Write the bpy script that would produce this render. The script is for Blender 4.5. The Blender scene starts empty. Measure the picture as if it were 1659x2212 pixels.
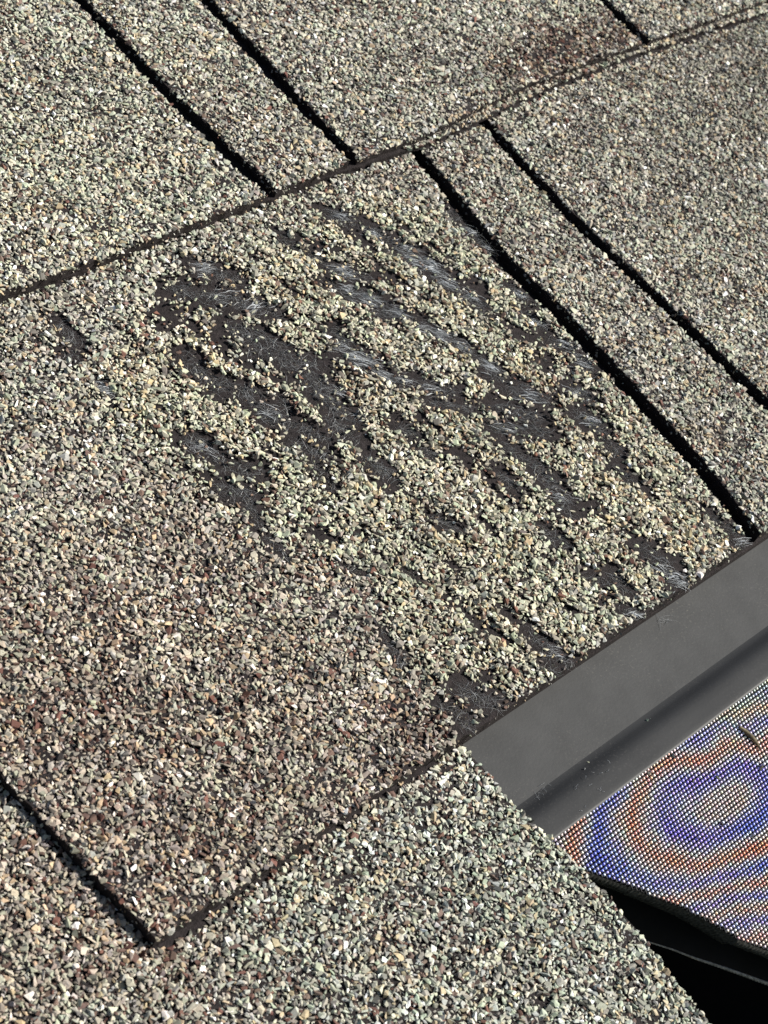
import bpy, math, random
import numpy as np
from mathutils import Matrix, Vector

# ------------------------------------------------------------------ camera, sky, sun, exposure
MM = 0.001
sc = bpy.context.scene
col = sc.collection
ROOF = Matrix.Rotation(math.radians(24), 4, 'X')          # roof pitch; roof frame: x along the eave, y up the slope, z off the roof

cam_d = bpy.data.cameras.new('camera')
cam = bpy.data.objects.new('camera', cam_d)
col.objects.link(cam)
cx = Vector((0.68194965, -0.65064981, 0.33406511))
cy = -Vector((-0.37102187, -0.70136222, -0.60863274))
cz = -Vector((0.63030742, 0.29111142, -0.71969903))
m3 = Matrix((cx, cy, cz)).transposed().to_4x4()
cam.matrix_world = ROOF @ Matrix.Translation(cz * 458.33 * MM) @ m3
cam_d.sensor_fit = 'VERTICAL'
cam_d.sensor_height = 36
cam_d.lens = 36 * 4400 / 2212
cam_d.clip_start = 0.01
cam_d.clip_end = 500
cam_d.dof.use_dof = True
cam_d.dof.focus_distance = 0.455
cam_d.dof.aperture_fstop = 55
sc.camera = cam

SUN_AZ, SUN_EL = -28.0, 40.0                                 # in the roof frame
a, e = math.radians(SUN_AZ), math.radians(SUN_EL)
sdir = (ROOF.to_3x3() @ Vector((math.cos(a)*math.cos(e), math.sin(a)*math.cos(e), math.sin(e)))).normalized()
w = bpy.data.worlds.new('World')
sc.world = w
w.use_nodes = True
nt = w.node_tree
sky = nt.nodes.new('ShaderNodeTexSky')
sky.sky_type = 'NISHITA'
sky.sun_disc = False
sky.sun_elevation = math.asin(sdir.z)
sky.sun_rotation = math.atan2(sdir.x, sdir.y)
bg = nt.nodes['Background']
bg.inputs['Strength'].default_value = 0.05
nt.links.new(sky.outputs[0], bg.inputs[0])
sl = bpy.data.lights.new('sun', 'SUN')
sl.energy = 4.6
sl.angle = math.radians(0.5)
sl.color = (1.0, 0.965, 0.89)
so = bpy.data.objects.new('sun', sl)
col.objects.link(so)
so.rotation_euler = sdir.to_track_quat('Z', 'Y').to_euler()
sc.view_settings.view_transform = 'Standard'
sc.view_settings.look = 'None'
sc.view_settings.gamma = 1
sc.view_settings.exposure = 0.72

# ------------------------------------------------------------------ helpers
rng = np.random.default_rng(7)
random.seed(5)


def place(o, parent=None):
    col.objects.link(o)
    if parent is None:
        o.matrix_world = ROOF
    else:
        o.parent = parent
    return o


def tag(o, label=None, cat=None, group=None, kind=None):
    if label: o['label'] = label
    if cat: o['category'] = cat
    if group: o['group'] = group
    if kind: o['kind'] = kind
    return o


def empty(name, loc=(0, 0, 0)):
    o = bpy.data.objects.new(name, None)
    o.empty_display_size = 0.01
    col.objects.link(o)
    o.matrix_world = ROOF @ Matrix.Translation(Vector(loc) * MM)
    return o


def mesh_obj(name, verts, faces, mats, parent=None, smooth=False, cols=None, fmats=None, off=(0, 0, 0)):
    """faces: (n,3) or (n,4) int array, or list of lists; verts in mm"""
    me = bpy.data.meshes.new(name)
    v = (np.asarray(verts, dtype=np.float64) - np.array(off)) * MM
    if isinstance(faces, np.ndarray):
        n, k = faces.shape
        me.vertices.add(len(v)); me.vertices.foreach_set('co', v.astype(np.float32).ravel())
        me.loops.add(n*k); me.loops.foreach_set('vertex_index', faces.astype(np.int32).ravel())
        me.polygons.add(n); me.polygons.foreach_set('loop_start', np.arange(0, n*k, k, dtype=np.int32))
        me.update(calc_edges=True)
    else:
        me.from_pydata(v.tolist(), [], faces)
    for m in (mats if isinstance(mats, (list, tuple)) else [mats]):
        me.materials.append(m)
    np_ = len(me.polygons)
    me.polygons.foreach_set('use_smooth', np.full(np_, smooth, dtype=bool))
    if fmats is not None:
        me.polygons.foreach_set('material_index', np.asarray(fmats, dtype=np.int32))
    if cols is not None:
        at = me.color_attributes.new('tint', 'FLOAT_COLOR', 'POINT')
        c4 = np.ones((len(v), 4), dtype=np.float32); c4[:, :3] = cols
        at.data.foreach_set('color', c4.ravel())
    me.update()
    o = bpy.data.objects.new(name, me)
    return place(o, parent)


def noise2(x, y, s, seed):
    """smooth value noise in -1..1 with feature size s (mm)"""
    r = np.random.default_rng(seed).uniform(-1, 1, (256, 256))
    u, v = np.asarray(x)/s + 1000.5, np.asarray(y)/s + 1000.5
    i, j = np.floor(u).astype(int), np.floor(v).astype(int)
    fu, fv = u-i, v-j
    fu, fv = fu*fu*(3-2*fu), fv*fv*(3-2*fv)
    g = lambda a, b: r[a % 256, b % 256]
    return (g(i, j)*(1-fu)+g(i+1, j)*fu)*(1-fv) + (g(i, j+1)*(1-fu)+g(i+1, j+1)*fu)*fv


# ------------------------------------------------------------------ materials
def mat(name, base=(.5, .5, .5), rough=.8, metal=0.0, spec=0.5):
    m = bpy.data.materials.new(name)
    m.use_nodes = True
    b = m.node_tree.nodes['Principled BSDF']
    b.inputs['Base Color'].default_value = (*base, 1)
    b.inputs['Roughness'].default_value = rough
    b.inputs['Metallic'].default_value = metal
    b.inputs['Specular IOR Level'].default_value = spec
    return m, m.node_tree, b


def node(nt, t, **kw):
    n = nt.nodes.new(t)
    for k, v in kw.items():
        if k in n.inputs: n.inputs[k].default_value = v
        else: setattr(n, k, v)
    return n


def noisy_colour(nt, b, c1, c2, scale, detail=6, bump=0.0, bdist=0.0005, bscale=None):
    tc = node(nt, 'ShaderNodeTexCoord')
    n = node(nt, 'ShaderNodeTexNoise'); n.inputs['Scale'].default_value = scale; n.inputs['Detail'].default_value = detail
    r = node(nt, 'ShaderNodeValToRGB')
    r.color_ramp.elements[0].position = .35; r.color_ramp.elements[1].position = .68
    r.color_ramp.elements[0].color = (*c1, 1); r.color_ramp.elements[1].color = (*c2, 1)
    nt.links.new(tc.outputs['Object'], n.inputs['Vector'])
    nt.links.new(n.outputs['Fac'], r.inputs[0])
    nt.links.new(r.outputs[0], b.inputs['Base Color'])
    if bump:
        n2 = node(nt, 'ShaderNodeTexNoise'); n2.inputs['Scale'].default_value = bscale or scale*2; n2.inputs['Detail'].default_value = 8
        nt.links.new(tc.outputs['Object'], n2.inputs['Vector'])
        bp = node(nt, 'ShaderNodeBump'); bp.inputs['Strength'].default_value = bump; bp.inputs['Distance'].default_value = bdist
        nt.links.new(n2.outputs['Fac'], bp.inputs['Height'])
        nt.links.new(bp.outputs[0], b.inputs['Normal'])
    return tc, r


def tint_mat(name, rough, metal=0.0, spec=.35, grain=0.25, scale=4000):
    m, t, b = mat(name, rough=rough, metal=metal, spec=spec)
    at = node(t, 'ShaderNodeVertexColor'); at.layer_name = 'tint'
    if grain:
        tc = node(t, 'ShaderNodeTexCoord')
        n = node(t, 'ShaderNodeTexNoise'); n.inputs['Scale'].default_value = scale; n.inputs['Detail'].default_value = 3
        t.links.new(tc.outputs['Object'], n.inputs['Vector'])
        mr = node(t, 'ShaderNodeMapRange'); mr.inputs[1].default_value = .25; mr.inputs[2].default_value = .75
        mr.inputs[3].default_value = 1-grain; mr.inputs[4].default_value = 1+grain
        t.links.new(n.outputs['Fac'], mr.inputs[0])
        mx = node(t, 'ShaderNodeMix', data_type='RGBA', blend_type='MULTIPLY'); mx.inputs[0].default_value = 1
        t.links.new(at.outputs[0], mx.inputs[6]); t.links.new(mr.outputs[0], mx.inputs[7])
        t.links.new(mx.outputs[2], b.inputs['Base Color'])
    else:
        t.links.new(at.outputs[0], b.inputs['Base Color'])
    return m


M_GRAN = tint_mat('mineral_granules', .85)
M_FIB = tint_mat('glass_fibre', .45, spec=.5, grain=0)
M_BAND = tint_mat('moire_painted_wire', .42, metal=.55, spec=.6, grain=0)  # wire colour carries painted moire bands

# asphalt: black-brown, matt, with a granular look far from the photographed patch of roof
M_ASPH, t, b = mat('asphalt', rough=.85, spec=.22)
tc, r = noisy_colour(t, b, (.011, .0082, .0086), (.027, .021, .0215), 900, 8, .7, .0004, 2600)
vo = node(t, 'ShaderNodeTexVoronoi'); vo.inputs['Scale'].default_value = 800
t.links.new(tc.outputs['Object'], vo.inputs['Vector'])
vr = node(t, 'ShaderNodeValToRGB')
vr.color_ramp.elements[0].color = (.12, .10, .085, 1); vr.color_ramp.elements[1].color = (.36, .35, .29, 1)
bw = node(t, 'ShaderNodeSeparateColor'); t.links.new(vo.outputs['Color'], bw.inputs[0]); t.links.new(bw.outputs[0], vr.inputs[0])
ln = node(t, 'ShaderNodeVectorMath', operation='LENGTH'); t.links.new(tc.outputs['Object'], ln.inputs[0])
far = node(t, 'ShaderNodeMapRange'); far.inputs[1].default_value = .33; far.inputs[2].default_value = .36
t.links.new(ln.outputs['Value'], far.inputs[0])
mx = node(t, 'ShaderNodeMix', data_type='RGBA'); t.links.new(far.outputs[0], mx.inputs[0])
t.links.new(r.outputs[0], mx.inputs[6]); t.links.new(vr.outputs[0], mx.inputs[7]); t.links.new(mx.outputs[2], b.inputs['Base Color'])

M_DRIP, t, b = mat('dark_grey_painted_metal', rough=.6, spec=.3)
noisy_colour(t, b, (.034, .0345, .0355), (.045, .0455, .0465), 140, 12, .14, .0002, 1400)
def dust(t, b, amount, colr):
    src = b.inputs['Base Color'].links[0].from_socket
    tc = node(t, 'ShaderNodeTexCoord')
    n1 = node(t, 'ShaderNodeTexNoise'); n1.inputs['Scale'].default_value = 1700; n1.inputs['Detail'].default_value = 2
    n2 = node(t, 'ShaderNodeTexNoise'); n2.inputs['Scale'].default_value = 45; n2.inputs['Detail'].default_value = 5
    for q in (n1, n2): t.links.new(tc.outputs['Object'], q.inputs['Vector'])
    m1 = node(t, 'ShaderNodeMapRange'); m1.inputs[1].default_value = .58; m1.inputs[2].default_value = .75; m1.inputs[4].default_value = 1
    m2 = node(t, 'ShaderNodeMapRange'); m2.inputs[1].default_value = .40; m2.inputs[2].default_value = .68; m2.inputs[4].default_value = amount
    t.links.new(n1.outputs['Fac'], m1.inputs[0]); t.links.new(n2.outputs['Fac'], m2.inputs[0])
    mu = node(t, 'ShaderNodeMath', operation='MULTIPLY'); t.links.new(m1.outputs[0], mu.inputs[0]); t.links.new(m2.outputs[0], mu.inputs[1])
    mx = node(t, 'ShaderNodeMix', data_type='RGBA'); t.links.new(mu.outputs[0], mx.inputs[0]); t.links.new(src, mx.inputs[6])
    mx.inputs[7].default_value = (*colr, 1)
    t.links.new(mx.outputs[2], b.inputs['Base Color'])


dust(t, b, .6, (.12, .115, .10))
M_LIP, t, b = mat('charcoal_metal_with_ramp_shade', rough=.55, spec=.3)  # darker metal for the lip; the ramp's shade is put into this colour
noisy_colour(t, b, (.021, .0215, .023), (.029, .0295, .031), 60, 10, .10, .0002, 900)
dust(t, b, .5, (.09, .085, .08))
M_SHEET, t, b = mat('blue_black_metal', rough=.7, spec=.2)
noisy_colour(t, b, (.005, .0062, .008), (.010, .012, .015), 90, 6)
M_BLACK, t, b = mat('black_painted_metal', rough=.8, spec=.12)
noisy_colour(t, b, (.0035, .004, .005), (.007, .008, .0095), 90, 6)
M_EDGE, t, b = mat('dark_mesh_hem', rough=.6, spec=.3, metal=.2)
noisy_colour(t, b, (.035, .036, .032), (.14, .14, .13), 1500, 6)
M_WIRE, t, b = mat('dark_wire', rough=.5, metal=.4, spec=.4)
noisy_colour(t, b, (.02, .02, .022), (.05, .05, .052), 1500, 4)
M_HEM, t, b = mat('grey_twisted_hem', rough=.5, metal=.3)
noisy_colour(t, b, (.28, .28, .27), (.6, .6, .58), 900, 4)
M_TWIG, t, b = mat('dry_twig', rough=.8)
noisy_colour(t, b, (.05, .04, .02), (.16, .13, .07), 500, 5, .5, .0003)
M_WOOD, t, b = mat('roof_boards', rough=.8)
noisy_colour(t, b, (.2, .14, .09), (.3, .22, .14), 20, 6)
M_GROUND, t, b = mat('grass_ground', rough=.9)
noisy_colour(t, b, (.05, .06, .025), (.09, .11, .04), 4, 8)
STREAKS= [(5.3,77.7,12.4,68.0,2.82),(-5.5,73.4,8.3,63.4,3.23),(7.7,62.6,14.2,56.4,2.82),(0.3,57.5,4.7,51.2,3.23),(5.4,52.0,8.0,46.5,2.82),(0.7,49.5,13.2,38.3,2.82),(5.0,43.2,9.9,32.0,2.82),(6.5,33.7,7.9,22.7,3.23),(3.5,25.0,5.8,16.7,2.42),(50.5,77.3,55.3,71.2,2.42),(56.9,69.3,60.2,62.1,2.42),(36.6,62.8,44.3,54.8,2.02),(34.1,58.3,36.1,51.8,2.02),(37.9,53.8,43.0,44.3,2.82),(37.8,45.0,45.0,40.6,1.21),(24.2,46.4,23.7,38.6,2.42),(21.9,39.4,25.8,30.7,2.82),(22.9,32.1,29.1,25.3,1.61),(-15.2,54.4,-14.9,44.2,2.82),(-14.1,46.3,-6.5,38.5,2.02),(-10.9,41.2,-7.8,31.6,2.42),(-10.5,32.9,-3.6,25.4,2.42),(-3.6,25.4,-1.0,20.1,2.02),(-2.4,36.0,-4.2,31.3,1.21),(33.2,76.6,33.4,70.9,1.41),(-29.4,36.4,-27.9,32.8,1.61),(36.4,68.4,37.3,64.1,1.13),(58.1,60.1,64.9,55.4,1.81),(62.1,54.3,65.8,46.4,2.42),(61.0,47.4,65.0,39.8,2.02),(64.7,39.4,67.9,34.0,1.61),(65.5,34.5,65.5,31.1,1.41),(41.4,44.4,47.6,38.3,1.81),(46.5,36.0,52.7,26.5,2.02),(52.0,25.7,55.2,16.0,1.81),(51.0,17.5,57.2,9.6,2.02),(23.2,30.9,29.1,24.3,1.61),(32.0,23.4,39.4,16.6,2.22),(29.6,18.2,38.9,10.5,1.61),(51.8,11.6,59.6,3.5,2.42),(45.5,9.4,53.2,0.2,2.82),(39.7,5.9,42.7,1.2,1.61),(83.4,64.0,83.4,54.5,1.41),(83.4,54.5,83.8,46.6,1.61),(79.2,35.7,80.0,29.6,1.69),(76.4,29.0,77.2,21.2,1.61),(76.0,18.9,79.6,11.5,1.81),(78.0,12.3,78.8,4.1,1.81),(69.3,4.2,72.5,-1.2,2.22),(64.6,-2.8,66.6,-9.2,2.42),(-31.8,36.2,-27.9,27.4,2.42),(-29.0,26.1,-21.9,21.0,2.02),(-33.1,22.4,-28.7,16.3,3.23),(-29.9,16.0,-31.9,9.5,1.41),(-32.6,6.7,-31.9,-0.7,1.21),(4.3,12.4,5.0,4.6,2.02),(-9.4,24.4,-4.1,16.7,2.02),(-8.1,17.8,-9.9,8.9,1.21),(-22.1,-7.9,-20.0,-11.4,1.01),(18.3,15.8,19.5,10.6,2.02),(18.2,8.2,21.1,3.6,1.61),(39.9,4.0,52.3,-3.3,2.42),(37.9,-0.8,42.1,-10.2,2.02),(40.3,-9.2,42.2,-14.4,2.02),(41.1,-14.3,38.8,-23.9,2.82),(30.9,-6.5,31.1,-12.7,2.02),(63.7,-2.0,65.7,-10.0,2.02),(6.0,-8.5,9.5,-13.3,1.61),(3.2,10.8,5.3,6.7,1.61),(-10.1,-16.1,-9.3,-18.9,1.01),(29.6,-24.0,30.6,-31.5,1.41),(3.6,-42.9,6.1,-55.0,2.22),(1.2,-51.2,4.0,-57.0,1.61),(-21.3,-44.9,-16.9,-52.8,2.82),(-26.7,-51.4,-26.1,-57.0,2.42),(-28.3,-45.2,-25.4,-50.0,1.41),(-17.8,-53.6,-17.6,-56.8,1.61),(-23.1,-53.5,-20.5,-56.8,1.41),(-26.1,-24.2,-29.0,-34.7,1.01),(28.0,-38.9,31.9,-43.5,1.41),(47.3,-39.5,50.3,-47.2,2.82),(47.4,-47.1,49.0,-56.0,2.62),(35.2,-41.4,33.6,-46.9,2.02),(28.9,-50.1,33.1,-54.4,1.61),(71.9,-40.8,73.9,-50.8,1.53),(71.6,-51.6,75.1,-55.0,1.61),(64.4,-12.0,64.4,-17.4,2.02),(59.9,-19.3,61.9,-26.7,1.41),(28.4,-22.8,27.5,-28.8,1.01),(-36.4,76.0,-36.0,68.7,1.81),(-39.7,68.5,-39.2,66.3,1.61),(-38.3,57.9,-38.7,53.7,1.21)]

# ------------------------------------------------------------------ worn streaks on the middle course (roof frame, mm): x1, y1, x2, y2, half width
SK = np.array(STREAKS)


def wear(x, y):
    """distance to the nearest worn streak, in streak half widths"""
    d = np.full(len(x), 99.0)
    for x1, y1, x2, y2, hw in SK:
        vx, vy = x2-x1, y2-y1
        tt = np.clip(((x-x1)*vx + (y-y1)*vy)/(vx*vx+vy*vy+1e-9), 0, 1)
        d = np.minimum(d, np.hypot(x-x1-tt*vx, y-y1-tt*vy)/hw)
    d = d*.80 - .10
    # long shallow grooves between the streaks, running down the slope
    env = worn_area(x, y)
    g = groove(x, y)
    d = np.where(env > .05, np.minimum(d, 2.0 - 2.2*g*env), d)
    return d + .30*noise2(x, y, 2.6, 3) + .40*noise2(x, y, 1.1, 4)


WORN = np.array([(-8, 80), (20, 80), (62, 80), (84, 72), (84, 20), (78, -54), (-27, -54), (-30, -38), (-22, -10), (-36, 8), (-44, 30), (-48, 60)], float)


def worn_area(x, y):
    """1 inside the scraped part of the tab, fading to 0 at its border"""
    ins = poly_inside(WORN)(x, y)
    d = np.full(len(x), 99.0)
    for i in range(len(WORN)):
        (x1, y1), (x2, y2) = WORN[i], WORN[(i+1) % len(WORN)]
        vx, vy = x2-x1, y2-y1
        tt = np.clip(((x-x1)*vx + (y-y1)*vy)/(vx*vx+vy*vy), 0, 1)
        d = np.minimum(d, np.hypot(x-x1-tt*vx, y-y1-tt*vy))
    return np.where(ins, np.clip(d/7, 0, 1), 0)


def groove(x, y):
    c, s = math.cos(math.radians(14)), math.sin(math.radians(14))
    u, v = c*x + s*y, -s*x + c*y
    u = u + 1.6*noise2(x, y, 13, 71)
    n = .65*noise2(u/3.6, v/15, 1.0, 72) + .5*noise2(u/2.1, v/8, 1.0, 73)
    return n


def in_view(x, y, grow=1.0):
    """inside the stretch of roof the photograph can show, plus a margin"""
    q = np.array([(19, 172), (263, 90), (-21, -137), (-147, -51)], float)
    c = q.mean(0); q = c + (q-c)*grow
    ok = np.ones(len(x), bool)
    for i in range(4):
        (x1, y1), (x2, y2) = q[i], q[(i+1) % 4]
        ok &= (x2-x1)*(y-y1)-(y2-y1)*(x-x1) < 0
    return ok


# ------------------------------------------------------------------ granules: crushed stone chips, convex, angular
def rock_prototypes(n, seed):
    import bmesh
    r = np.random.default_rng(seed)
    out = []
    for k in range(n):
        p = r.normal(size=(int(r.integers(8, 12)), 3)); p /= np.linalg.norm(p, axis=1)[:, None]
        p *= r.uniform(.75, 1.1, (len(p), 1)) * np.array([1.0, r.uniform(.48, .9), r.uniform(.32, .6)])
        bm = bmesh.new()
        for v in p: bm.verts.new(v)
        res = bmesh.ops.convex_hull(bm, input=bm.verts[:])
        bmesh.ops.triangulate(bm, faces=bm.faces[:])
        loose = [v for v in bm.verts if not v.link_faces]
        for v in loose: bm.verts.remove(v)
        bm.verts.index_update()
        out.append((np.array([v.co[:] for v in bm.verts]), np.array([[v.index for v in f.verts] for f in bm.faces])))
        bm.free()
    return out


ROCKS = rock_prototypes(64, 11)
PAL = np.array([(.49, .455, .37), (.40, .415, .33), (.28, .258, .222), (.46, .37, .25), (.155, .105, .085), (.15, .075, .058), (.85, .83, .76), (.12, .11, .10), (.38, .375, .345)])


def granule_colours(x, y, r, brown, dirty):
    n = len(x)
    wts = np.tile(np.array([.27, .22, .17, .08, .05, .010, .035, .035, .11]), (n, 1))
    wts[:, 4] *= 1 + 6*brown; wts[:, 5] *= 1 + 11*brown; wts[:, 6] *= 1 + brown
    wts[:, 1] *= 1 + .9*noise2(x, y, 17, 21)
    wts[:, 3] *= np.clip(1 + 1.3*noise2(x, y, 7, 22), .1, 3)
    cw = np.cumsum(wts, 1); cw /= cw[:, -1:]
    k = (r.random(n)[:, None] > cw).sum(1)
    c = PAL[np.clip(k, 0, len(PAL)-1)]
    c = c * r.normal(1, .12, (n, 1)).clip(.5, 1.5) * (1 + r.normal(0, .025, (n, 3)))
    c = c*(1 - (np.clip(brown-.1, 0, 1)*r.choice([.25, .8, 1.5], n))[:, None]*np.array([.34, .43, .46]))
    return np.clip(c*(1-dirty[:, None]*.35), .01, .9)


def chip_mesh(x, y, z, size, r, tilt=.30):
    n = len(x)
    pid = r.integers(0, len(ROCKS), n)
    yaw = r.uniform(0, 2*np.pi, n)
    ta, tb = r.normal(0, tilt, n), r.normal(0, tilt, n)
    ca, sa, cb, sb, cy_, sy_ = np.cos(ta), np.sin(ta), np.cos(tb), np.sin(tb), np.cos(yaw), np.sin(yaw)
    Z0 = np.zeros(n); O = np.ones(n)
    Rx = np.stack([O, Z0, Z0, Z0, ca, -sa, Z0, sa, ca], 1).reshape(n, 3, 3)
    Ry = np.stack([cb, Z0, sb, Z0, O, Z0, -sb, Z0, cb], 1).reshape(n, 3, 3)
    Rz = np.stack([cy_, -sy_, Z0, sy_, cy_, Z0, Z0, Z0, O], 1).reshape(n, 3, 3)
    R = Rx @ Ry @ Rz * size[:, None, None]
    pos = np.stack([x, y, z], 1)
    V, F, own, base = [], [], [], 0
    for p, (pv, pf) in enumerate(ROCKS):
        s = np.nonzero(pid == p)[0]
        if not len(s): continue
        vv = np.einsum('nij,vj->nvi', R[s], pv) + pos[s][:, None, :]
        V.append(vv.reshape(-1, 3))
        F.append((pf[None] + (np.arange(len(s))*len(pv))[:, None, None] + base).reshape(-1, 3))
        own.append(np.repeat(s, len(pv)))
        base += len(s)*len(pv)
    return np.concatenate(V), np.concatenate(F), np.concatenate(own)


def jitter_grid(x0, x1, y0, y1, s, r):
    xs, ys = np.meshgrid(np.arange(x0, x1, s), np.arange(y0, y1, s*.87))
    xs = xs + (np.arange(xs.shape[0]) % 2)[:, None]*s*.5
    x, y = xs.ravel(), ys.ravel()
    return x + r.normal(0, s*.27, len(x)), y + r.normal(0, s*.27, len(x))


BROWN = [(163, 100, 17, 7, 1.2), (142, 97, 10, 6, .8), (152, 92, 22, 4, .8), (186, 97, 10, 8, .7), (-85, -25, 60, 42, .26), (-100, 15, 40, 25, .16), (-95, -42, 25, 14, .12), (-30, -46, 14, 9, .3), (-128, -70, 25, 20, .35), (-75, -75, 30, 20, .15),
         (45, 120, 10, 14, .25), (0, 105, 30, 14, .12), (95, 60, 8, 25, .15)]


def coat(name, parent, inside, bounds, ztop, seed, worn=False, spacing=.78, rise=None, avoid=None):
    r = np.random.default_rng(seed)
    x, y = jitter_grid(*bounds, spacing, r)
    k = in_view(x, y, 1.5)
    x, y = x[k], y[k]
    k = inside(x, y)
    x, y = x[k], y[k]
    lift = np.zeros(len(x)); dirty = np.zeros(len(x))
    if worn:
        d = wear(x, y)
        keep = r.random(len(x)) < .085 + np.clip((d-.50)/.75, 0, 1)**1.5
        near = np.clip((3.5-d)/2.5, 0, 1)
        keep &= r.random(len(x)) > .12*near
        x, y, d, near = x[keep], y[keep], d[keep], near[keep]
        ridge = np.clip(-groove(x, y), 0, 1)*worn_area(x, y)
        lift = .30*near + 1.1*ridge
        bare = np.clip((1.1-d)/.5, 0, 1)
    if ztop > 7:
        st = .55*np.exp(-((x-158)/20)**2-((y-96)/7)**2)*(.7+.9*noise2(x, y, 3, 96))
        k = r.random(len(x)) > st; x, y, lift = x[k], y[k], lift[k]
    if avoid is not None:
        k = ~avoid(x, y); x, y, lift = x[k], y[k], lift[k]
        if worn: bare = bare[k]
    n = len(x)
    dirty = .9*np.clip((x-120)/140, 0, 1)*(y < 84) + .6*np.clip((-95-x)/30, 0, 1)*np.clip((-50-y)/30, 0, 1); lift = lift if len(lift) == n else np.zeros(n)
    size = np.clip(np.exp(r.normal(np.log(.74), .30, n)), .32, 1.35)
    if worn: size = size*(1-.28*bare)
    if rise: lift = lift + rise(x)
    z = ztop + lift + size*.18 + r.normal(0, .15, n) + .28*noise2(x, y, 3.4, seed+5) + .12*noise2(x, y, 1.7, seed+6)
    brown = np.where((y < -55) & (x > -95), .0, .05)
    for bx, by, sx, sy, a_ in BROWN:
        brown += a_*np.exp(-((x-bx)/sx)**2-((y-by)/sy)**2)
    brown = np.clip(brown*(1+.6*noise2(x, y, 6, 31)+.4*noise2(x, y, 2.5, 32)), 0, 1)
    c = granule_colours(x, y, r, brown, dirty)
    # blended colour drops of the shingle and its weathering
    wa = worn_area(x, y) if worn else np.zeros(n)
    pink = np.clip((-8-x)/35, 0, 1)*np.clip((60-y)/40, 0, 1)*(y > -55)*(1-wa)
    pale = (y > 86)*np.clip((70-x)/90, 0, 1)
    c = c*(1 + wa[:, None]*np.array([.10, .095, .015]) + pink[:, None]*np.array([-.05, -.105, -.125]) + pale[:, None]*np.array([.10, .12, .08]) + ((y < -55) & (x > -100))[:, None]*np.array([-.02, .03, .03]))
    c = c*(1 + .13*noise2(x, y, 4.2, 91) + .09*noise2(x, y, 11, 92))[:, None]
    c = np.clip(c, .01, .92)
    V, F, own = chip_mesh(x, y, z, size, r)
    o = mesh_obj(name, V, F, M_GRAN, parent, cols=c[own])
    o['kind'] = 'stuff'
    return o


def edge_chips(pts, z0, z1, per_mm, r, name, parent):
    """granules stuck along a cut edge, between two heights"""
    P = np.array(pts, float)
    L = np.r_[0, np.cumsum(np.hypot(*np.diff(P, axis=0).T))]
    n = int(L[-1]*per_mm)
    s = r.uniform(0, L[-1], n)
    x, y = np.interp(s, L, P[:, 0]), np.interp(s, L, P[:, 1])
    k = in_view(x, y, 1.5); x, y = x[k], y[k]; n = len(x)
    if not n: return None
    z = z0 + (z1-z0)*r.beta(2.2, 1.2, n)
    size = np.clip(np.exp(r.normal(np.log(.5), .3, n)), .25, .95)
    c = granule_colours(x, y, r, np.full(n, .15), np.full(n, .6))
    V, F, own = chip_mesh(x + r.normal(0, .18, n), y + r.normal(0, .18, n), z, size, r, 1.0)
    o = mesh_obj(name, V, F, M_GRAN, parent, cols=c[own]); o['kind'] = 'stuff'
    return o


def poly_inside(poly):
    P = np.array(poly, float)

    def f(x, y):
        c = np.zeros(len(x), bool)
        j = len(P)-1
        for i in range(len(P)):
            xi, yi = P[i]; xj, yj = P[j]
            if yi != yj:
                c ^= ((yi > y) != (yj > y)) & (x < (xj-xi)*(y-yi)/(yj-yi)+xi)
            j = i
        return c
    return f


def rough_line(pts, step, amp, r):
    """resample a polyline and fray it"""
    P = np.array(pts, float)
    L = np.r_[0, np.cumsum(np.hypot(*np.diff(P, axis=0).T))]
    n = max(2, int(L[-1]/step))
    s = np.linspace(0, L[-1], n)
    x, y = np.interp(s, L, P[:, 0]), np.interp(s, L, P[:, 1])
    j = r.normal(0, amp, n) + .6*amp*np.interp(s, np.linspace(0, L[-1], max(2, n//9)), r.normal(0, 2, max(2, n//9)))
    j[0] = j[-1] = 0
    dx, dy = P[-1]-P[0]; l = math.hypot(dx, dy)
    return list(zip(x - j*dy/l, y + j*dx/l))


def slab(name, outline, z0, z1, m, parent=None):
    n = len(outline)
    v = [(x, y, z0) for x, y in outline] + [(x, y, z1) for x, y in outline]
    f = [list(range(n-1, -1, -1)), list(range(n, 2*n))] + [[i, (i+1) % n, n+(i+1) % n, n+i] for i in range(n)]
    return mesh_obj(name, v, f, m, parent)


def tab(parent, left, right, bottom, top, z0, z1, seed, worn=False, label=None, wall_l=True, rise=None, avoid=None):
    """one shingle tab; left/right: polylines from the top down, bottom: polyline left to right"""
    r = np.random.default_rng(seed)
    L = rough_line(left, 1.4, .11, r)
    R = rough_line(right, 1.4, .11, r)
    B = rough_line(bottom, 1.6, .14, r)
    ring = [(L[0][0], top)] + L + B[1:-1] + R[::-1] + [(R[0][0], top)]
    o = slab('tab', ring, z0, z1, M_ASPH, parent)
    if label: o['label'] = label
    inside = poly_inside(ring)
    xs = [p[0] for p in ring]; ys = [p[1] for p in ring]
    coat('granule_coating', o, inside, (min(xs), max(xs), min(ys), max(ys)), z1, seed+100, worn, rise=rise, avoid=avoid)
    if wall_l:
        edge_chips([(x-.05, y) for x, y in L], z0+.3, z1, .8, r, 'edge_granules', o)
    edge_chips(B, z0+.2, z1, .8, r, 'edge_granules', o)
    return o


# ------------------------------------------------------------------ the setting: roof boards and the ground far below
bw_ = [(-700, -52), (900, -52), (900, 1500), (-700, 1500)]
o = slab('roof_deck', bw_, -20, -4, M_WOOD); o['kind'] = 'structure'
g = mesh_obj('ground', [(-3e4, -3e4, 0), (3e4, -3e4, 0), (3e4, 3e4, 0), (-3e4, 3e4, 0)], [[0, 1, 2, 3]], M_GROUND)
g.matrix_world = Matrix.Translation((0, 0, -3.2)); g['kind'] = 'structure'

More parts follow.
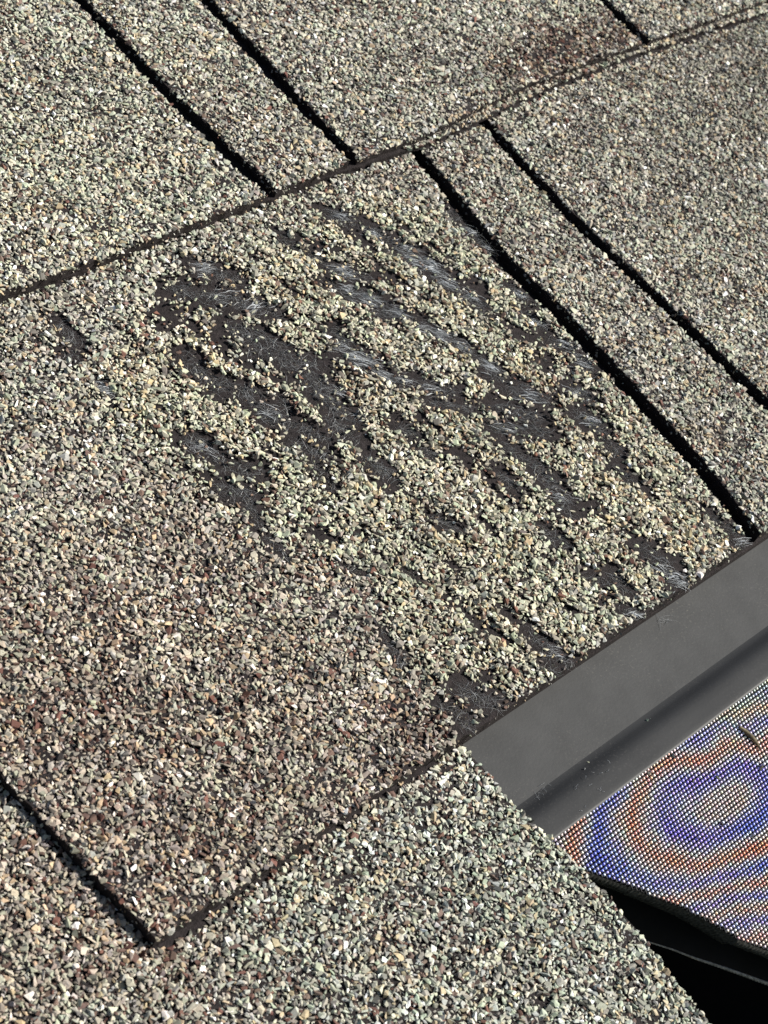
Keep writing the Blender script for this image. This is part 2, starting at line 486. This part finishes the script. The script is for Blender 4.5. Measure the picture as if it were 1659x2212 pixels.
# ------------------------------------------------------------------ lower course: the shingle at the picture's bottom
sh = empty('roof_shingle', (0, 0, 0))
tag(sh, 'lowest grey granule shingle, cut off diagonally beside the bare metal strip and mesh', 'shingle', 'roof shingles in overlapping courses')
E7 = [(-27.6, -50.6), (-27.9, -56.0), (-28.6, -69.7), (-27.4, -81.6), (-26.7, -90.2), (-26.2, -96.7), (-26.9, -108.5), (-27.9, -118.7), (-29.0, -128.9), (-30, -300)]
low = tab(sh, [(-650, 90), (-650, -300)], E7, [(-650, -300), (-30, -300)], 90, -.25, 0, 301, wall_l=False, rise=lambda x: 1.5*np.clip((-112.5-x)/5, 0, 1),
          avoid=lambda x, y: (y > -54.1 - np.interp(x, [-114, -104, -96, -75, -60, -30], [1.0, .9, .35, .1, .35, .25]) - .75*noise2(x, y*0, 2.5, 81) - .5*noise2(x, y*0, 1, 82)) & (x > -113.5))
slab('base_layer', [(-640, 90), (-640, -300), (-118, -300), (-118, 90)], .02, 1.3, M_ASPH, sh)

UB = rough_line([(-430, 86.75), (-43, 86.5), (-17.4, 85.6), (10.7, 85.7), (41.5, 85.75), (68, 85.7), (91, 84.4), (119.5, 85.80), (156, 87.60), (200, 87.20), (261, 85.00), (430, 85.80)], 1.6, .14, np.random.default_rng(9))
UBa = np.array(UB)
seam = lambda x, y: y > np.interp(x, UBa[:, 0], UBa[:, 1]) - np.interp(x, [-40, 20, 100, 200], [-.3, -.1, .5, .8]) - .8*noise2(x, y*0, 2.2, 83)
# ------------------------------------------------------------------ middle course: wide worn tab, narrow strip, right tab
sh = empty('roof_shingle', (0, 0, 0))
tag(sh, 'middle shingle course with wide worn tab rubbed bare in dark diagonal streaks', 'shingle', 'roof shingles in overlapping courses')
lam = slab('base_layer', [(-26.4, -53.9), (430, -53.6), (430, 140), (-26.4, 140)], -2.2, 0.0, M_ASPH, sh)
S6L = [(-119.6, 90), (-118.8, -13.4), (-118.1, -28.2), (-117.3, -42.0), (-116.4, -53.9)]
S6R = [(-118.5, 90), (-116.9, -11.5), (-115.3, -27.6), (-114.3, -41.7), (-113.4, -53.6)]
S3L = [(88.55, 100), (88.15, 83.0), (86.45, 69.8), (84.45, 56.9), (82.25, 42.8), (82.55, 27.0), (81.35, -4.4), (79.45, -30.3), (75.85, -53.2)]
S3R = [(93.60, 100), (93.00, 83.2), (91.00, 68.2), (89.00, 54.4), (87.60, 41.4), (88.50, 24.7), (86.50, -6.8), (84.40, -32.1), (80.80, -53.2)]
S4L = [(118.15, 100), (117.55, 83.8), (115.75, 66.1), (114.55, 46.1), (114.75, 16.4), (115.15, -27.8), (115.15, -53)]
S4R = [(122.80, 100), (121.60, 84.3), (119.50, 65.7), (118.30, 44.7), (119.10, 15.5), (119.60, -28.1), (119.60, -53)]
ZM = 3.6
worn = tab(sh, S6R, S3L, [(-113.4, -53.6), (-86.5, -54.1), (-55, -53.4), (-26.2, -54.2), (21.3, -53.8), (56.9, -53.6), (76.3, -53.2)], 110, .05, ZM, 302, True, avoid=seam, label=
           'wide tab with granules scraped off in long dark streaks')
tab(sh, S3R, S4L, [(80.6, -53.2), (98, -52.8), (115.6, -53)], 110, .05, ZM, 303, avoid=seam)
tab(sh, S4R, [(420, 110), (420, -53)], [(119.4, -53), (260, -53.2), (420, -53)], 110, .05, ZM, 304, avoid=seam)
tab(sh, [(-640, 90), (-640, -53.9)], [(-172, 90), (-170, -53.9)], [(-640, -53.9), (-400, -53.5), (-170, -53.9)], 110, .05, ZM, 305, wall_l=False)

# glass fibres of the mat, bared where the granules are gone
def fibre_mesh(cx_, cy_, ang, ln, rad, zc, curv, tone, r, K=7):
    n = len(cx_)
    tt = np.linspace(-.5, .5, K)[None, :]
    a_ = ang[:, None] + curv[:, None]*tt + (.25*r.normal(0, 1, (n, 1)))*np.sin(9*tt + r.uniform(0, 6, (n, 1)))
    dx, dy = np.cos(a_)*ln[:, None]/K, np.sin(a_)*ln[:, None]/K
    px = cx_[:, None] + np.cumsum(dx, 1)-dx.sum(1, keepdims=True)/2
    py = cy_[:, None] + np.cumsum(dy, 1)-dy.sum(1, keepdims=True)/2
    pz = zc[:, None] + r.uniform(0, .35, (n, 1))*(1-4*tt**2) + r.normal(0, .05, (n, K))
    rr = rad[:, None]*(1-.75*np.abs(2*tt)**2)
    V = []
    for q in range(3):
        w_ = 2*np.pi*q/3
        V.append(np.stack([px - np.sin(a_)*rr*np.cos(w_), py + np.cos(a_)*rr*np.cos(w_), pz + rr*np.sin(w_)], -1))
    V = np.stack(V, 2)                                        # n,K,3,3
    idx = np.arange(n*K*3).reshape(n, K, 3)
    F = []
    for q in range(3):
        q2 = (q+1) % 3
        F.append(np.stack([idx[:, :-1, q], idx[:, :-1, q2], idx[:, 1:, q2], idx[:, 1:, q]], -1).reshape(-1, 4))
    c = np.repeat(tone, K*3)[:, None]*np.array([.97, 1.0, 1.03])
    return V.reshape(-1, 3), np.concatenate(F), np.clip(c, 0, .95)


r = np.random.default_rng(77)
ax, ay, aa, al, ar, at_, acv = [], [], [], [], [], [], []
def strand(x, y, a_, l, rad, tone, cv):
    ax.append(x); ay.append(y); aa.append(a_); al.append(l); ar.append(rad); at_.append(tone); acv.append(cv)
# loose fibres over every streak
for (x1, y1, x2, y2, hw) in SK:
    area = (math.hypot(x2-x1, y2-y1)+hw)*hw*2
    left = x1 < 16
    for k in range(int(area*1.7)):
        u = r.random()
        strand(x1+u*(x2-x1)+r.normal(0, hw*.42), y1+u*(y2-y1)+r.normal(0, hw*.42),
               math.radians(-47)+r.normal(0, .55 if not left else .9), r.uniform(1.6, 6), r.uniform(.012, .03), .08+.5*r.random()**2, r.normal(0, 1.1))
# dense silky bundles: x, y, degrees, spread, count
BUN = [(61.5, 58.5, -44, 2.6, 70), (64, 51.5, -47, 3.0, 120), (64, 45, -56, 2.6, 90), (66.5, 38, -60, 1.6, 40), (60.5, 54.8, -44, 2.0, 50),
       (40, 59, -40, 2.6, 90), (39.5, 49, -56, 2.6, 90), (44, 43, -48, 2.4, 50), (37, 54, -44, 2.2, 45), (23.8, 36, -50, 2.6, 90), (22.2, 41, -40, 2.2, 40), (25.5, 29.5, -58, 2.2, 50),
       (49.5, 32.5, -58, 1.8, 60), (52, 27, -62, 1.5, 40), (53.5, 19, -60, 2.4, 60), (57, 66, -50, 2.2, 45), (53, 74, -46, 2.4, 45), (11, 60, -2, 2.4, 45), (7, 75, -30, 2.4, 60), (5, 66, -28, 2.6, 30),
       (11.5, 30, -60, 2, 35), (12, 22, -10, 2.4, 30), (-38.2, 55.6, -32, 1.6, 45), (-29.5, 32, -60, 2.2, 40), (-8, 34, -40, 2, 30), (34, 20, -20, 2.6, 35), (57, 7, -40, 3, 50), (77, 24, -44, 2, 40),
       (78.5, 8, -40, 2.2, 45), (79, 15, -50, 2, 35), (69, 2, -40, 2.4, 35), (65.8, -6, -45, 2.4, 45), (83.5, 56, -50, 1.2, 35), (83.5, 49, -50, 1.2, 25), (79.5, 33, -58, 1.5, 30), (43, 2.5, -45, 2.6, 30),
       (40, -19, -40, 2.2, 30), (48.5, -51, -40, 2.6, 90), (46.5, -47, -60, 2.2, 30), (31, -52.5, -45, 2, 35), (5, -50, -40, 2, 25), (73.8, -52.5, -20, 1.4, 25), (14, -8, 0, 2, 18), (26, 34, -48, 1.8, 30), (46, 36, -46, 2, 35), (30, 26, -50, 2, 30)]
for bx, by, dg, sp, n in BUN:
    a0 = math.radians(dg)
    for k in range(int(n*.62)):
        p, q = r.normal(0, sp*.6), r.normal(0, sp*.5)
        strand(bx+p*math.cos(a0)-q*math.sin(a0), by+p*math.sin(a0)+q*math.cos(a0), a0+r.normal(0, .22), r.uniform(1.6, 5.5), .022+.10*r.random()**3, r.uniform(.5, .98), r.normal(0, .5))
A = lambda v: np.array(v, float)
ax, ay = A(ax), A(ay)
k = (wear(ax, ay) < 1.35) & (ay > -53.6)
V, F, c = fibre_mesh(ax[k], ay[k], A(aa)[k], A(al)[k], A(ar)[k], np.full(k.sum(), ZM+.06), A(acv)[k], A(at_)[k], r)
ok = V[:, 1].min()
o = mesh_obj('exposed_fibres', V, F, M_FIB, worn, cols=c); o['kind'] = 'stuff'
# crumbs of stone left in the streaks
n = 9000
u = r.integers(0, len(SK), n); s = r.random(n)
x = SK[u, 0]+s*(SK[u, 2]-SK[u, 0])+r.normal(0, .5, n)*SK[u, 4]; y = SK[u, 1]+s*(SK[u, 3]-SK[u, 1])+r.normal(0, .5, n)*SK[u, 4]
k = (y > -53.3) & (wear(x, y) < 1.2); x, y = x[k], y[k]; n = len(x)
size = r.uniform(.06, .22, n)
V, F, own = chip_mesh(x, y, np.full(n, ZM+.04), size, r, .8)
c = granule_colours(x, y, r, np.full(n, .3), np.full(n, 1.0))*.55
o = mesh_obj('stone_crumbs', V, F, M_GRAN, worn, cols=c[own]); o['kind'] = 'stuff'

# ------------------------------------------------------------------ upper course
sh = empty('roof_shingle', (0, 0, 0))
tag(sh, 'upper shingle course with two long dark slots running to its lower edge', 'shingle', 'roof shingles in overlapping courses')
ZU = 7.2
lam = slab('base_layer', UB + [(430, 330), (-430, 330)], 3.62, 4.9, M_ASPH, sh)
led0 = poly_inside(UB + [(430, 93), (-430, 93)])
ledge = lambda x, y: led0(x, y) & (x > 84 + 6*noise2(x, y, 3, 95))
coat('granule_coating', lam, ledge, (-60, 300, 81, 93), 4.9, 411)
S1L = [(35.35, 330), (34.85, 162.5), (33.45, 127.9), (34.05, 100.9), (35.85, 86.80), (36.25, 85.80)]
S1R = [(38.60, 330), (38.20, 161.1), (37.60, 128.0), (38.80, 100.3), (39.60, 85.80)]
S2L = [(69.90, 330), (68.60, 151.1), (66.50, 126.9), (65.80, 106.7), (65.70, 86.20)]
S2R = [(74.45, 330), (72.55, 149.6), (71.15, 125.8), (69.95, 105.5), (69.15, 86.20)]
S5L = [(193.35, 330), (193.05, 108.9), (192.55, 88.40)]
S5R = [(197.80, 330), (197.10, 107.5), (196.6, 88.60)]
tab(sh, [(-425, 330), (-425, 86.6)], S1L, [(-425, 86.60), (-43.1, 86.40), (-17.4, 85.50), (10.7, 85.70), (36.4, 85.80)], 330, 4.9, ZU, 306, wall_l=False)
tab(sh, S1R, S2L, [(39.6, 85.80), (52, 85.60), (65.8, 86.20)], 330, 4.9, ZU, 307)
tab(sh, S2R, S5L, [(69.2, 86.20), (91, 85.80), (119.5, 87.70), (156.1, 89.80), (180, 89.40), (193, 88.40)], 330, 4.9, ZU, 308)
tab(sh, S5R, [(425, 330), (425, 88.8)], [(196.4, 88.60), (261, 87.70), (425, 88.80)], 330, 4.9, ZU, 309)

# ------------------------------------------------------------------ metal strip below the worn tab
def sweep(profile, x0, x1, nx=2):
    xs = np.linspace(x0, x1, nx); m = len(profile)
    v = [(x, y, z) for x in xs for y, z in profile]
    f = [[i*m+j, i*m+j+1, (i+1)*m+j+1, (i+1)*m+j] for i in range(nx-1) for j in range(m-1)]
    return v, f


def thick(o, t=.5):
    md = o.modifiers.new('thickness', 'SOLIDIFY'); md.thickness = t*MM; md.offset = -1; md.use_rim = False
    return o


de = empty('drip_edge', (0, 0, 0))
tag(de, 'smooth dark grey metal strip between the worn shingle edge and the mesh', 'metal strip')
prof = [(40, -2.4), (-40, -2.4), (-60, -2.4), (-68, -2.42), (-71.2, -2.35)]
v, f = sweep(prof, -70, 560, 40)
thick(mesh_obj('flange', v, f, M_DRIP, de, True))
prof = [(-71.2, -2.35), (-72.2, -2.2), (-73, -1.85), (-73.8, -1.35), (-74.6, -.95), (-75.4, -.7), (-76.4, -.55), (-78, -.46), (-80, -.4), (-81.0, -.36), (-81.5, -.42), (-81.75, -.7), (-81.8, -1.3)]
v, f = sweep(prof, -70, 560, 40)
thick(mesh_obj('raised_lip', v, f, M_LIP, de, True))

# ------------------------------------------------------------------ mesh gutter guard, falling away below the strip
TH = math.radians(30)
G0 = np.array([0, -81.3, -.75]); GU = np.array([1.0, 0, 0]); GV = np.array([0, -math.cos(TH), -math.sin(TH)]); GN = np.array([0, -math.sin(TH), math.cos(TH)])
def gp(u, v, n=0):
    u, v, n = np.broadcast_arrays(np.asarray(u, float), np.asarray(v, float), np.asarray(n, float))
    return G0 + u[..., None]*GU + v[..., None]*GV + n[..., None]*GN
EDGE = np.array([(-34, -1), (-22, 9.6), (-15, 16.2), (-7.8, 23.3), (-0.5, 30.5), (5, 37), (10.6, 44.1), (17.9, 51.2), (118, 152)])
def edge_u(v): return np.interp(v, EDGE[:, 1], EDGE[:, 0])
gg = empty('gutter_guard', (0, -81, -1))
GO = (0, -81, -1)
tag(gg, 'woven metal mesh screen shimmering blue and orange beside the metal strip', 'mesh screen')
PU, PV = 1.06, .97
UMAX, VMAX = 185.0, 150.0
def moire_tint(u, v, r):
    """moire shimmer of the weave painted into the wire colour, in rings and bands"""
    du, dv = u-24.7, v-16.6
    h, k = 6.0*du+3.8*dv, -4.5*du+9.0*dv
    al, ac = h*.94-k*.34, h*.34+k*.94
    rad = np.hypot(al/1.9, ac) + 20*noise2(u, v, 17, 51) + 11*noise2(u, v, 7, 53) + r.normal(0, 3, np.shape(u))
    wv = np.interp(rad, [0, 25, 50, 72, 95, 118, 140, 160, 176, 192, 207, 222, 237, 252, 267, 282, 300, 318, 340], [.15, .2, -.5, -1, 0, 1, 0, -1, 0, .9, 0, -.9, 0, .8, 0, -.8, 0, .7, 0])
    warm, blue, pale = np.array([1.0, .41, .25]), np.array([.25, .31, 1.0]), np.array([.90, .88, .90])
    wv = wv*(.86 + .3*noise2(u, v, 11, 54))
    blue = blue + np.array([.12, -.02, 0])*np.clip(noise2(u, v, 20, 55)+.4, 0, 1)[..., None]
    p, q = np.clip(wv, 0, 1)[..., None]**.85, np.clip(-wv, 0, 1)[..., None]**.8
    c = pale*(1-p-q).clip(0, 1) + warm*p + blue*q
    gr = np.clip(1-v/11, 0, 1)[..., None]*np.clip((u-22)/15, 0, 1)[..., None]
    c = c*(1-.6*gr) + np.array([.55, .68, .5])*.6*gr
    c = c*(1 + r.normal(0, .06, c.shape)) * r.uniform(.85, 1.2, c.shape[:-1])[..., None]
    return np.clip(c, .03, 1)
# weft wires: each humps up between the warp wires and dips under them
V, F, C = [], [], []
base = 0
SEG, SD = 6, 6
rm = np.random.default_rng(5)
for iv, v0 in enumerate(np.arange(.3, VMAX, PV)):
    u0 = math.ceil((edge_u(v0))/PU)*PU
    nu = int((UMAX-u0)/PU)
    uu = u0 + np.arange(nu*SEG+1)*PU/SEG
    sag = .12*noise2(uu, np.full_like(uu, v0), 12, 61)
    fr = ((uu/PU) % 1.0)
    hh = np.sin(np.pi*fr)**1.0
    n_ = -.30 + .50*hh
    rad = .15 + .21*hh
    cen = gp(uu, v0 + .10*noise2(uu, np.full_like(uu, v0), 5, 62), n_ + sag)
    ang = np.linspace(0, 2*np.pi, SD, endpoint=False)
    ring = cen[:, None, :] + rad[:, None, None]*(np.cos(ang)[None, :, None]*GV + np.sin(ang)[None, :, None]*GN*.85)
    m = len(uu)
    V.append(ring.reshape(-1, 3))
    id_ = np.arange(m*SD).reshape(m, SD) + base
    F.append(np.stack([id_[:-1], id_[1:], np.roll(id_, -1, 1)[1:], np.roll(id_, -1, 1)[:-1]], -1).reshape(-1, 4))
    cell = np.floor(uu/PU)
    cu = np.unique(cell); cc = moire_tint((cu+.5)*PU, np.full(len(cu), v0), rm)
    cc = cc[np.searchsorted(cu, cell)]
    cc = cc*(.25+.75*np.clip(hh*1.6, 0, 1))[:, None]  # shade under the warp wires painted in: colour darkens in the dips
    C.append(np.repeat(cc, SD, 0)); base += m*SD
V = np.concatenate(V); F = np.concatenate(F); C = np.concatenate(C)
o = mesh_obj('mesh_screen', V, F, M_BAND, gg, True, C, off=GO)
# warp wires
V, F = [], []; base = 0
for u0 in np.arange(-34, UMAX, PU):
    v_lo, v_hi = 0.0, min(VMAX, float(np.interp(u0, EDGE[:, 0], EDGE[:, 1])))
    if v_hi < 1: continue
    vv = np.arange(v_lo, v_hi, PV/2)
    if len(vv) < 2: continue
    cen = gp(np.full_like(vv, u0) + .07*noise2(np.full_like(vv, u0), vv, 6, 63), vv, .02 + .12*noise2(np.full_like(vv, u0), vv, 12, 61))
    ang = np.linspace(0, 2*np.pi, 6, endpoint=False)
    ring = cen[:, None, :] + .15*(np.cos(ang)[None, :, None]*GU + np.sin(ang)[None, :, None]*GN)
    m = len(vv); V.append(ring.reshape(-1, 3))
    id_ = np.arange(m*6).reshape(m, 6) + base
    F.append(np.stack([id_[:-1], id_[1:], np.roll(id_, -1, 1)[1:], np.roll(id_, -1, 1)[:-1]], -1).reshape(-1, 4)); base += m*6
o = mesh_obj('warp_wires', np.concatenate(V), np.concatenate(F), M_WIRE, gg, True, off=GO); o['kind'] = 'stuff'
# added black plate under the open mesh, keeps light out of the gutter
ev = np.linspace(-1, VMAX, 40)
def plate(name, n0, n1, vs, us, m, parent):
    pts = [gp(u, v) for u, v in zip(us, vs)]
    ring = [(u, v) for u, v in zip(us, vs)] + [(UMAX, vs[-1]), (UMAX, vs[0])]
    k = len(ring)
    vv = [gp(u, v, n0) for u, v in ring] + [gp(u, v, n1) for u, v in ring]
    f = [list(range(k)), list(range(2*k-1, k-1, -1))] + [[k+i, k+(i+1) % k, (i+1) % k, i] for i in range(k)]
    return mesh_obj(name, np.array(vv), f, m, parent, off=GO)
plate('added_light_blocker', -1.6, -1.1, ev, edge_u(ev)+.4, M_BLACK, gg)
# ribbed hem hanging from the mitred end of the mesh
K = 680
sv = np.linspace(2, VMAX, K); su = edge_u(sv)
dep = np.interp(sv, [0, 9, 20, 30, 40, 43.6, 44.0, 60, 80], [1.5, 1.7, 2.3, 3.0, 3.6, 3.7, 1.7, 1.9, 2.2])
rib = .16*np.sin(sv*2*np.pi/.75) + .05*rm.normal(0, 1, K)
rows = []
for q in np.linspace(0, 1, 6):
    off_ = -.35*np.sin(q*np.pi*.9) + rib*(.3+.7*q)
    rows.append(gp(su + off_*.7 - .5*q, sv + off_*-.7 + .5*q, .25 - q*dep))
V = np.concatenate(rows); idx = np.arange(6*K).reshape(6, K)
F = np.stack([idx[:-1, :-1], idx[:-1, 1:], idx[1:, 1:], idx[1:, :-1]], -1).reshape(-1, 4)
thick(mesh_obj('hem', V, F, M_EDGE, gg, True, off=GO), .3)
def tube_pts(P, rad, sides=8):
    P = np.asarray(P, float); T = np.gradient(P, axis=0); T /= np.linalg.norm(T, axis=1)[:, None]
    N1 = np.cross(T, np.array([0, 0, 1.0])); N1 /= np.linalg.norm(N1, axis=1)[:, None]; N2 = np.cross(T, N1)
    ang = np.linspace(0, 2*np.pi, sides, endpoint=False)
    rad = np.broadcast_to(rad, (len(P),))
    R = P[:, None, :] + rad[:, None, None]*(np.cos(ang)[None, :, None]*N1[:, None, :] + np.sin(ang)[None, :, None]*N2[:, None, :])
    id_ = np.arange(len(P)*sides).reshape(len(P), sides)
    F = np.stack([id_[:-1], id_[1:], np.roll(id_, -1, 1)[1:], np.roll(id_, -1, 1)[:-1]], -1).reshape(-1, 4)
    return R.reshape(-1, 3), F
low_edge = gp(su - .5, sv + .5, .25 - dep)
k44 = np.searchsorted(sv, 43.8)
Va, Fa = tube_pts(low_edge[:k44], .16, 6); Vb, Fb = tube_pts(low_edge[k44:], .16, 6)
mesh_obj('hem_wire', np.concatenate([Va, Vb]), np.concatenate([Fa, Fb+len(Va)]), M_HEM, gg, True, off=GO)

# ------------------------------------------------------------------ black gutter below, with a twisted bead along its inner sheet
gt = empty('gutter', (0, -100, -60))
GT = (0, -100, -60)
tag(gt, 'black gutter hollow under the mesh with a thin twisted grey bead', 'gutter')
CAB = np.array([(-12.5, 28.6), (-2.7, 36.3), (4.6, 42.9), (9.7, 48.0), (17.8, 55.5), (27.6, 64.9), (45, 82)])
cv_ = np.linspace(28.6, 82, 200); cu_ = np.interp(cv_, CAB[:, 1], CAB[:, 0])
ring = list(zip(cu_, cv_)) + [(UMAX+30, 82), (UMAX+30, 0), (-12.5, 0)]
kk = len(ring)
vv = np.array([gp(u, v, -14.3) for u, v in ring] + [gp(u, v, -14.9) for u, v in ring])
f = [list(range(kk)), list(range(2*kk-1, kk-1, -1))] + [[kk+i, kk+(i+1) % kk, (i+1) % kk, i] for i in range(kk)]
mesh_obj('inner_sheet', vv, f, M_SHEET, gt, off=GT)
s = np.linspace(0, 1, 700)
cen = gp(np.interp(s, np.linspace(0, 1, 200), cu_), np.interp(s, np.linspace(0, 1, 200), cv_), -14.2)
T = np.gradient(cen, axis=0); T /= np.linalg.norm(T, axis=1)[:, None]
N1 = np.cross(T, GN); N2 = np.cross(T, N1)
br = np.interp(s, [0, .2, .5, 1], [.10, .16, .36, .55])
Vs, Fs, b0 = [], [], 0
for q in range(3):
    ph = s*74/1.9*2*np.pi/1.6 + q*2*np.pi/3
    Vt, Ft = tube_pts(cen + (br*.55)[:, None]*(np.cos(ph)[:, None]*N1 + np.sin(ph)[:, None]*N2), br*.62, 6)
    Vs.append(Vt); Fs.append(Ft+b0); b0 += len(Vt)
mesh_obj('twisted_bead', np.concatenate(Vs), np.concatenate(Fs), M_HEM, gt, True, off=GT)
# trough: back wall, floor, front wall, a rolled lip, deep below the guard
prof = [(-56, -8), (-58, -95), (-64, -110), (-150, -118), (-205, -112), (-212, -90), (-222, -62), (-216, -57), (-211, -62)]
v, f = sweep(prof, -620, 620, 2)
thick(mesh_obj('trough', v, f, M_BLACK, gt, False, off=GT), 1.0)

# ------------------------------------------------------------------ grit, twig, hairs lying on the metal and the mesh
def loose(name, x, y, z, size, label, cat, colr, seed, group=None, n=1, tone=None):
    r = np.random.default_rng(seed)
    px, py = x + r.normal(0, size*.6, n)*(n > 1), y + r.normal(0, size*.6, n)*(n > 1)
    V, F, own = chip_mesh(px, py, np.full(n, z+size*.35), size*r.uniform(.75, 1.1, n), r, .5)
    c = np.tile(np.array(colr), (len(V), 1))*r.uniform(.8, 1.15, (n, 3))[own]
    o = mesh_obj(name, V, F, M_GRAN, None, cols=c, off=(x, y, z))
    o.matrix_world = ROOF @ Matrix.Translation(Vector((x, y, z))*MM)
    return tag(o, label, cat, group)
GR = 'loose grit on the metal strip and mesh'
loose('stone_granule', -4.0, -72.6, -2.2, .55, 'pale stone chip above a smaller dark one at the strip crease', 'granule', (.38, .37, .33), 1, GR)
loose('stone_granule', -6.6, -73.3, -1.7, .40, 'small dark stone chip just below a paler one in the crease', 'granule', (.2, .19, .17), 2, GR)
loose('stone_granule', 16.7, -72.7, -2.2, .55, 'grey stone chip alone in the metal crease halfway along the strip', 'granule', (.36, .35, .33), 3, GR)
loose('stone_granule', 17.6, -72.9, -2.2, .36, 'white speck touching the grey chip in the metal crease', 'granule', (.7, .7, .68), 4, GR)
def on_mesh(u, v): return gp(u, v, .5)
for i, (u, v, s_, lab, cl) in enumerate([
        (5.2, .9, .95, 'dark chip standing on the upper rim of the mesh', (.10, .10, .10)),
        (13.6, 1.2, .9, 'black crumb on the mesh rim next to the bright grit', (.03, .03, .035)),
        (6.0, .8, .6, 'pale grey chip leaning on the dark one at the mesh rim', (.4, .4, .38)),
        (34, .9, .8, 'brown crumb on the mesh rim nearest the frame edge', (.08, .06, .04)),
        (24, 11.5, .9, 'dark green crumb stuck in the middle of the mesh', (.05, .06, .03)),
        (11.0, 19.5, .7, 'tiny black crumb on the blue part of the mesh', (.03, .03, .04)),
        (11.0, 26.2, .8, 'reddish crumb lying on the orange band of the mesh', (.16, .04, .02)),
        (31, 19, .9, 'dark crumb on the mesh right of the pale ring', (.04, .05, .035)),
        (16.5, 8.5, .8, 'olive crumb between the rim and the blue ring', (.05, .06, .03)),
        (19.5, 20.5, .75, 'blackish crumb just below the pale centre of the mesh', (.03, .03, .03)),
        (14.0, 36.5, .7, 'dark crumb near the mitred corner edge of the mesh', (.05, .05, .05)),
        (27.0, 27.5, .6, 'dark speck on the lower orange stripes of the mesh', (.04, .03, .03)),
        (21.5, 3.2, .9, 'moss dark crumb close to the mesh rim', (.04, .05, .02)),
        (38.0, 16.0, .8, 'dark clump near the right edge of the frame on the mesh', (.05, .05, .04))]):
    p = on_mesh(u, v)
    loose('crumb', p[0], p[1], p[2], s_, lab, 'crumb', cl, 20+i, GR)
# twig
P0 = on_mesh(36.5, 5.0); P1 = on_mesh(40.5, 12.4)
s = np.linspace(0, 1, 16)[:, None]
P = P0 + (P1-P0)*s + np.array([0, 0, .25]) + np.sin(s*4)*np.array([.3, 0, .1])
V, F = tube_pts(P, .16 + .42*np.sin(np.linspace(.25, 3.1, 16))**1.2, 7)
o = mesh_obj('twig', V, F, M_TWIG, None, True, off=tuple(P0)); o.matrix_world = ROOF @ Matrix.Translation(Vector(P0)*MM)
tag(o, 'short brown twig lying on the mesh near the metal strip', 'twig')
# fibre tufts and a hair on the metal
def tuft(name, x, y, z, n, sp, lmin, lmax, ang, spread, rad, tone, label, cat, seed, group=None, cv=.8):
    r = np.random.default_rng(seed)
    V, F, c = fibre_mesh(x+r.normal(0, sp, n), y+r.normal(0, sp*.5, n), math.radians(ang)+r.normal(0, spread, n), r.uniform(lmin, lmax, n), np.full(n, rad), np.full(n, z+.1), r.normal(0, cv, n), np.full(n, tone), r, 10)
    o = mesh_obj(name, V, F, M_FIB, None, cols=c, off=(x, y, z)); o.matrix_world = ROOF @ Matrix.Translation(Vector((x, y, z))*MM)
    return tag(o, label, cat, group)
tuft('fibre_tuft', -18.2, -72.2, -2.3, 14, 1.9, 1.0, 2.6, 5, .8, .025, .4, 'wispy tuft of pale fibres in the metal crease beside the lower shingle', 'fibre tuft', 41)
tuft('fibre_strand', 42.6, -54.8-1.5, -2.3, 9, 1.1, 2.5, 6, -10, .9, .03, .45, 'thin pale threads lying on the metal strip below the worn tab', 'fibre strand', 42)
tuft('fibre_strand', -10, -77.5, -.4, 14, 6, .6, 1.4, -10, 1.2, .03, .6, 'scattered short pale fibres on the raised lip of the strip', 'fibre strand', 44)
